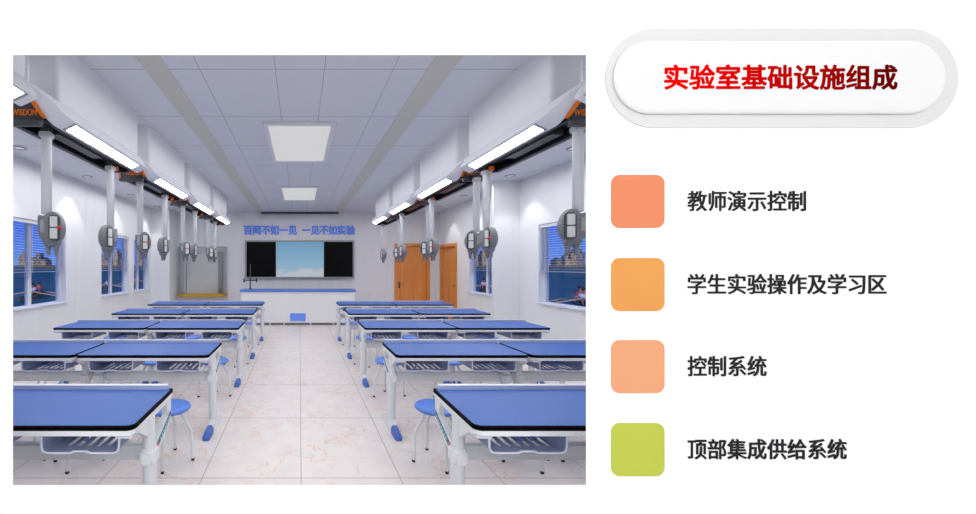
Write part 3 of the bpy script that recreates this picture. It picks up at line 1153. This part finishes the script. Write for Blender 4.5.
def make_unit(s, idx, cut=None):
    """origin at (unit axis, start y, 0); s=-1 left. local x grows towards the outer wall as s*x"""
    ax = -1.73 if s < 0 else 1.81
    ys = YS[idx]
    o = empty('ceiling_service_unit', (ax, ys, 2.5), 'white ceiling service unit with strip lamp, %s side, %s' % ('left' if s < 0 else 'right', UNIT[idx]), 'ceiling unit', 'ceiling service units')
    lo = 0 if cut is None else cut - ys
    ye = PITCH - 0.015

    def X(d):
        return s * d           # d>0: outwards

    def bx(mb, a, b, *r, **k):
        p, q = sorted((X(a), X(b)))
        return mb.box(p, q, *r, **k)
    zb = 0.086
    # lamp housing swept along y; its underside curls up at the near end
    n = 14
    yl = [lo + 0.0 + 0.36 * i / n for i in range(n)] + [0.42, 0.8, ye - 0.02, ye] if cut is None else [lo, ye - 0.02, ye]
    rings = []
    for y in yl:
        f_ = 1 - sst((y - 0.02) / 0.30) if cut is None else 0
        b = zb + f_ * 0.115
        rings.append([(X(-0.062), y, 0.228), (X(-0.070), y, 0.222), (X(-0.131 + 0.055 * f_), y, 0.120 + 0.095 * f_), (X(-0.127 + 0.055 * f_), y, 0.112 + 0.095 * f_),
                      (X(-0.028), y, 0.066 + 0.120 * f_), (X(-0.012), y, 0.070 + 0.120 * f_), (X(-0.001), y, 0.224)])
    MB().loft(rings).build('lamp_housing', M['white'], o, 35)
    l0, l1 = (max(lo, 0.41), 1.48 if cut is None else 1.55)
    def fz(d):
        return 0.112 + (d + 0.127) / 0.099 * -0.046      # the tilted underside of the housing
    MB().loft([[(X(d), y, fz(d) + q) for d, q in ((-0.113, 0.004), (-0.113, -0.004), (-0.044, -0.004), (-0.044, 0.004))] for y in (l0, l1)]).build('lamp_diffuser', M['lamp'], o)
    MB().loft([[(X(d), y, fz(d) + q) for d, q in ((-0.121, 0.005), (-0.121, -0.002), (-0.034, -0.002), (-0.034, 0.005))] for y in (max(lo, l0 - 0.03), l1 + 0.03)]).build('lamp_bezel', M['bezel'], o)
    # dark body behind the lamp: front panel with lettering, channel with rails
    zd = 0.04
    if cut is None:
        mb = MB()
        bx(mb, 0.002, 0.26, 0.20, 0.235, 0.03, 0.20, bev=0.004)
        fp = mb.build('front_panel', M['dark'], o)
        bx(MB(), 0.002, 0.26, 0.185, 0.21, 0.028, 0.062, bev=0.004).build('panel_sill', M['headdark'], fp)
        # orange stripe following the curl
        rings = []
        for i in range(13):
            y = 0.02 + 0.20 * i / 12
            b = 0.068 + (1 - sst((y - 0.02) / 0.30)) * 0.120
            rings.append([(X(-0.024), y, b - 0.016), (X(0.004), y, b - 0.016), (X(0.004), y, b + 0.004), (X(-0.014), y, b + 0.006)])
        MB().loft(rings).build('orange_trim', M['orange'], o, 40)
        bx(MB(), 0.245, 0.263, 0.192, 0.24, 0.062, 0.135, bev=0.003).build('orange_end_cap', M['orange'], o)
        # brand lettering
        a, b = (ax + s * 0.190, ax + s * 0.025)
        a, b = min(a, b), max(a, b)
        text('unit_lettering', 'WISDOM', M['orange'], a, b, 2.5 + 0.095, 2.5 + 0.137, ys + 0.2, 0.004, 0.012, parent=o)
        c0 = 0.235
    else:
        c0 = lo
    mb = MB()
    c1 = 1.58
    bx(mb, 0.002, 0.245, c0, c1, 0.125, 0.16)                     # deck
    bx(mb, 0.002, 0.030, c0, c1, 0.075, 0.125)                    # inner cheek
    bx(mb, 0.205, 0.232, c0, c1, 0.055, 0.125)                    # outer cheek
    bx(mb, 0.030, 0.205, c1 - 0.05, c1, 0.05, 0.125)
    ch = mb.build('channel', M['darker'], o)
    bx(MB(), 0.232, 0.245, c0, c1, 0.05, 0.16, bev=0.002).build('outer_rail', M['grey'], ch)
    bx(MB(), 0.06, 0.175, max(c0, 0.5), 1.15, 0.075, 0.125, bev=0.01).build('cable_tray', M['dark'], ch)
    bx(MB(), 0.07, 0.11, 1.40, 1.45, 0.035, 0.08, bev=0.006).build('orange_clip', M['orange'], ch)
    # duct panel box up to the ceiling
    b0, b1 = (max(lo, 0.39), 1.715)
    mb = MB()
    r = 0.035
    p = rrect(min(X(0), X(0.24)), max(X(0), X(0.24)), b0, b1, r, 5, (1, 1, 0, 0))
    mb.prism(p, 'z', 0.20, ZC - 2.5)
    mb.build('duct_box', M['duct'], o, 50)
    return o


for s in (-1, 1):
    make_unit(s, 0, cut=1.81)
    for i in range(1, 5):
        make_unit(s, i)

# ------------------------------------------------------------------ hanging power arms


def catmull(pts, n=5):
    out = []
    N = len(pts)
    for i in range(N):
        p0, p1, p2, p3 = (Vector(pts[(i + d) % N]) for d in (-1, 0, 1, 2))
        for k in range(n):
            t = k / n
            out.append(0.5 * ((2 * p1) + (p2 - p0) * t + (2 * p0 - 5 * p1 + 4 * p2 - p3) * t * t + (3 * p1 - p0 - 3 * p2 + p3) * t ** 3))
    return out


HP = [(-.047, -.02), (-.02, -.018), (.01, -.012), (.04, .012), (.085, .012), (.12, -.03), (.138, -.085), (.137, -.14), (.118, -.19), (.09, -.222), (.045, -.228), (0, -.218), (-.035, -.19), (-.047, -.12)]


def make_arm(s, red):
    """origin at the top of the pole; the head's sockets face -y, its round side points to the aisle (-s*x)"""
    o = empty('power_arm', (0, 0, 0), '', 'power arm', 'hanging power arms')
    MB().lathe([(0.0335, 0.0), (0.0335, -0.585), (0.030, -0.59)], seg=20).build('pole', M['arm'], o, 40)
    mb = MB().box(-0.038, 0.038, -0.038, 0.038, -0.04, 0.0, 0.005)
    mb.build('collar', M['arm'], o)
    MB().box(-0.03, 0.03, -0.035, 0.035, 0.0, 0.05, 0.004).build('mount', M['headdark'], o)
    top = -0.588
    prof = catmull(HP, 4)
    c = Vector((0.045, -0.105))

    def ring(y, f):
        return [(-s * (c.x + (p.x - c.x) * f), y, top + c.y + (p.y - c.y) * f) for p in prof]
    body = MB().loft([ring(-0.050, 0.93), ring(-0.046, 0.97), ring(-0.03, 1.0), ring(0.010, 1.0), ring(0.036, 0.95), ring(0.052, 0.82), ring(0.06, 0.6)]).build('head', M['head'], o, 50)

    def bx(mb, a, b, *r, **k):
        p, q = sorted((-s * a, -s * b))
        return mb.box(p, q, *r, **k)
    p = rrect(min(-s * .038, -s * .128), max(-s * .038, -s * .128), top - 0.212, top - 0.012, 0.03, 5)
    MB().prism(p, 'y', -0.055, -0.048).build('socket_frame', M['headdark'], body)
    for z in (-0.105, -0.195):
        p = rrect(min(-s * .052, -s * .108), max(-s * .052, -s * .108), top + z, top + z + 0.08, 0.006, 3)
        MB().prism(p, 'y', -0.061, -0.052).build('socket', M['socket'], body)
    if red:
        MB().lathe([(0.014, -0.045), (0.016, -0.064), (0.011, -0.072), (0.0005, -0.074)], (-s * .124, 0, top - 0.112), 14, 'y').build('red_button', M['red'], body, 50)
    bx(MB(), -0.025, 0.005, -0.055, -0.046, top - 0.15, top - 0.05, bev=0.004).build('cover_plate', M['grey'], body)
    MB().lathe([(0.02, 0.0), (0.02, 0.012), (0.012, 0.016)], (s * 0.045, 0, top - 0.1) if s < 0 else (s * 0.043, 0, top - 0.1), 14, 'x').build('side_knob', M['headdark'], body, 40)
    mb = bx(MB(), -0.015, 0.10, -0.04, 0.04, top - 0.25, top - 0.20, bev=0.012, seg=3)
    mb.build('lower_block', M['head'], body, 50)
    for x in (0.015, 0.075):
        MB().lathe([(0.024, top - 0.25), (0.024, top - 0.262), (0.018, top - 0.268), (0.017, top - 0.30), (0.011, top - 0.318), (0.011, top - 0.324)], (-s * x, 0, 0), 14).build('cable_gland', M['head'], body, 40)
    body.scale = (0.86, 0.95, 0.93)
    body.location = (0, 0, top * 0.07)
    return o


arms = {-1: make_arm(-1, True), 1: make_arm(1, False)}      # heads with and without the red button
used = set()
LA = [(2.75, 'n', -1.83), (3.68, 'f', -1.83), (4.36, 'n', -1.83), (5.17, 'f', -1.83), (5.97, 'n', -1.83), (6.65, 'f', -1.83), (7.60, 'n', -1.83), (8.22, 'f', -1.83)]
RA = [(2.62, 'n', 1.92), (3.84, 'f', 1.887), (4.16, 'n', 1.936), (5.45, 'f', 1.893), (5.92, 'n', 2.00), (6.98, 'f', 1.875), (7.62, 'n', 2.00), (8.75, 'f', 1.913)]
ORD = ['first', 'second', 'third', 'fourth', 'fifth', 'sixth', 'seventh', 'last']
for s, lst in ((-1, LA), (1, RA)):
    for i, (y, kind, xa) in enumerate(lst):
        ty = s if kind == 'n' else -s
        t = arms[ty] if ty not in used else copy_tree(arms[ty])
        used.add(ty)
        t.location = (xa, y, 2.555)
        t.rotation_euler = (0, 0, -s * R(10 if kind == 'n' else 76))
        t['label'] = 'grey socket head hanging on white pole, %s from the front on the %s side' % (ORD[i], 'left' if s < 0 else 'right')
        t['group'] = 'hanging power arms'

# ------------------------------------------------------------------ ceiling panel lights and downlights
for i, (a, b) in enumerate(((4.33, 5.80), (7.75, 9.22))):
    o = empty('ceiling_panel_light', (0.0, (a + b) / 2, ZC), 'square pale ceiling panel light, %s' % ('nearer of the two over the aisle' if i == 0 else 'farther of the two, smaller in view'), 'ceiling light', 'ceiling panel lights')
    h = (b - a) / 2
    wd = 0.36
    mb = MB()
    f = 0.05
    mb.box(-wd - f, wd + f, -h - f, -h, -0.035, 0, 0.004).box(-wd - f, wd + f, h, h + f, -0.035, 0, 0.004)
    mb.box(-wd - f, -wd, -h, h, -0.035, 0, 0.004).box(wd, wd + f, -h, h, -0.035, 0, 0.004)
    mb.build('frame', M['duct'], o)
    MB().box(-wd, wd, -h, h, -0.022, -0.002).build('diffuser', M['panel'], o)

for s, xx, ys_ in ((-1, -3.85, (5.22, 6.9, 8.67, 10.3)), (1, 3.78, (5.24, 6.82, 8.75, 10.35))):
    for i, y in enumerate(ys_):
        o = empty('downlight', (xx, y, ZC), 'small round recessed downlight, %s one along the %s wall' % (['nearest', 'second', 'third', 'farthest'][i], 'left' if s < 0 else 'right'), 'downlight', 'recessed downlights')
        MB().lathe([(0.062, -0.004), (0.066, -0.014), (0.085, -0.014), (0.092, -0.004), (0.092, 0.0), (0.062, 0.0)], seg=24).build('ring', M['grey'], o, 40)
        MB().lathe([(0.0005, -0.006), (0.064, -0.006), (0.064, -0.001), (0.0005, -0.001)], seg=24).build('lens', M['spotlens'], o)
        l = bpy.data.lights.new('downlight_beam', 'SPOT')
        l.energy = SPOT
        l.spot_size = R(78)
        l.spot_blend = 0.5
        l.shadow_soft_size = 0.03
        lo_ = bpy.data.objects.new('downlight_beam', l)
        lo_.parent = o
        lo_.location = (0, 0, -0.03)
        lo_.rotation_euler = (R(0), R(-s * 8), 0)
        COL.objects.link(lo_)

# ------------------------------------------------------------------ signs on the white wall in front


def FX(px, d=0.0):
    return (px - 299.5) * (FY - d) / 380


def FZ(py, d=0.0):
    return EYE - (py - 266.5) * (FY - d) / 380


def pill(x0, x1, z0, z1, n=20):
    return rrect(x0, x1, z0, z1, (z1 - z0) / 2 - 1e-4, n)


o = empty('title_sign', (FX(781.5), FY, FZ(128)), 'long white pill-shaped sign with red characters on the white wall', 'sign')
ox, oz = FX(781.5), FZ(128)


def loc2(p):
    return [(x - ox, z - oz) for x, z in p]


MB().prism(loc2(pill(FX(605), FX(957), FZ(128), FZ(29))), 'y', -0.004, 0).build('base_plate', M['signbase'], o)
mb = MB()
PD = 0.018
b0 = loc2(pill(FX(615, PD), FX(948, PD), FZ(113, PD), FZ(40, PD)))
cx = sum(p[0] for p in b0) / len(b0)
cz = sum(p[1] for p in b0) / len(b0)


def inset(p, d):
    h = (FX(948) - FX(615)) / 2
    v = (FZ(40) - FZ(113)) / 2
    return [(cx + (x - cx) * (h - d) / h, cz + (z - cz) * (v - d) / v) for x, z in p]


mb.loft([[(x, -0.004, z) for x, z in b0], [(x, -PD + 0.006, z) for x, z in b0], [(x, -PD + 0.002, z) for x, z in inset(b0, 0.006)], [(x, -PD, z) for x, z in inset(b0, 0.014)]])
mb.build('raised_plate', M['signplate'], o)
text('sign_lettering', '实验室基础设施组成', M['title'], FX(664, PD), FX(897, PD), FZ(90, PD), FZ(64.5, PD), FY - PD, 0.002, 0.022, parent=o)

for nm, y0, mm, lab, body, x1, lt in (
        ('coral', 175, 't1', 'salmon orange square tile with rounded corners, topmost of four on the white wall', '教师演示控制', 805.3, 'six dark characters beside the salmon topmost tile'),
        ('amber', 258, 't2', 'golden orange square tile, second from the top on the white wall', '学生实验操作及学习区', 885.8, 'longest dark line of characters, beside the golden orange tile'),
        ('peach', 340, 't3', 'pale peach square tile, third from the top on the white wall', '控制系统', 766, 'shortest dark line of characters, beside the pale peach tile'),
        ('lime', 423, 't4', 'lime green square tile, lowest of four on the white wall', '顶部集成供给系统', 846, 'eight dark characters beside the lime green tile')):
    x_, z_ = FX(637.5), FZ(y0 + 26.5)
    h = 26.5 * K
    t = MB().prism(rrect(-h, h, -h, h, 8.5 * K, 8), 'y', -0.003, 0).build('wall_tile', M[mm], None, None, (x_, FY, z_))
    tag(t, lab, 'tile', 'coloured square tiles')
    tag(text('wall_lettering', body, M['charcoal_letter'], FX(687.3), FX(x1), FZ(y0 + 36.3), FZ(y0 + 15.7), FY, 0.003, 0.012), lt, 'lettering', 'dark lines of characters')
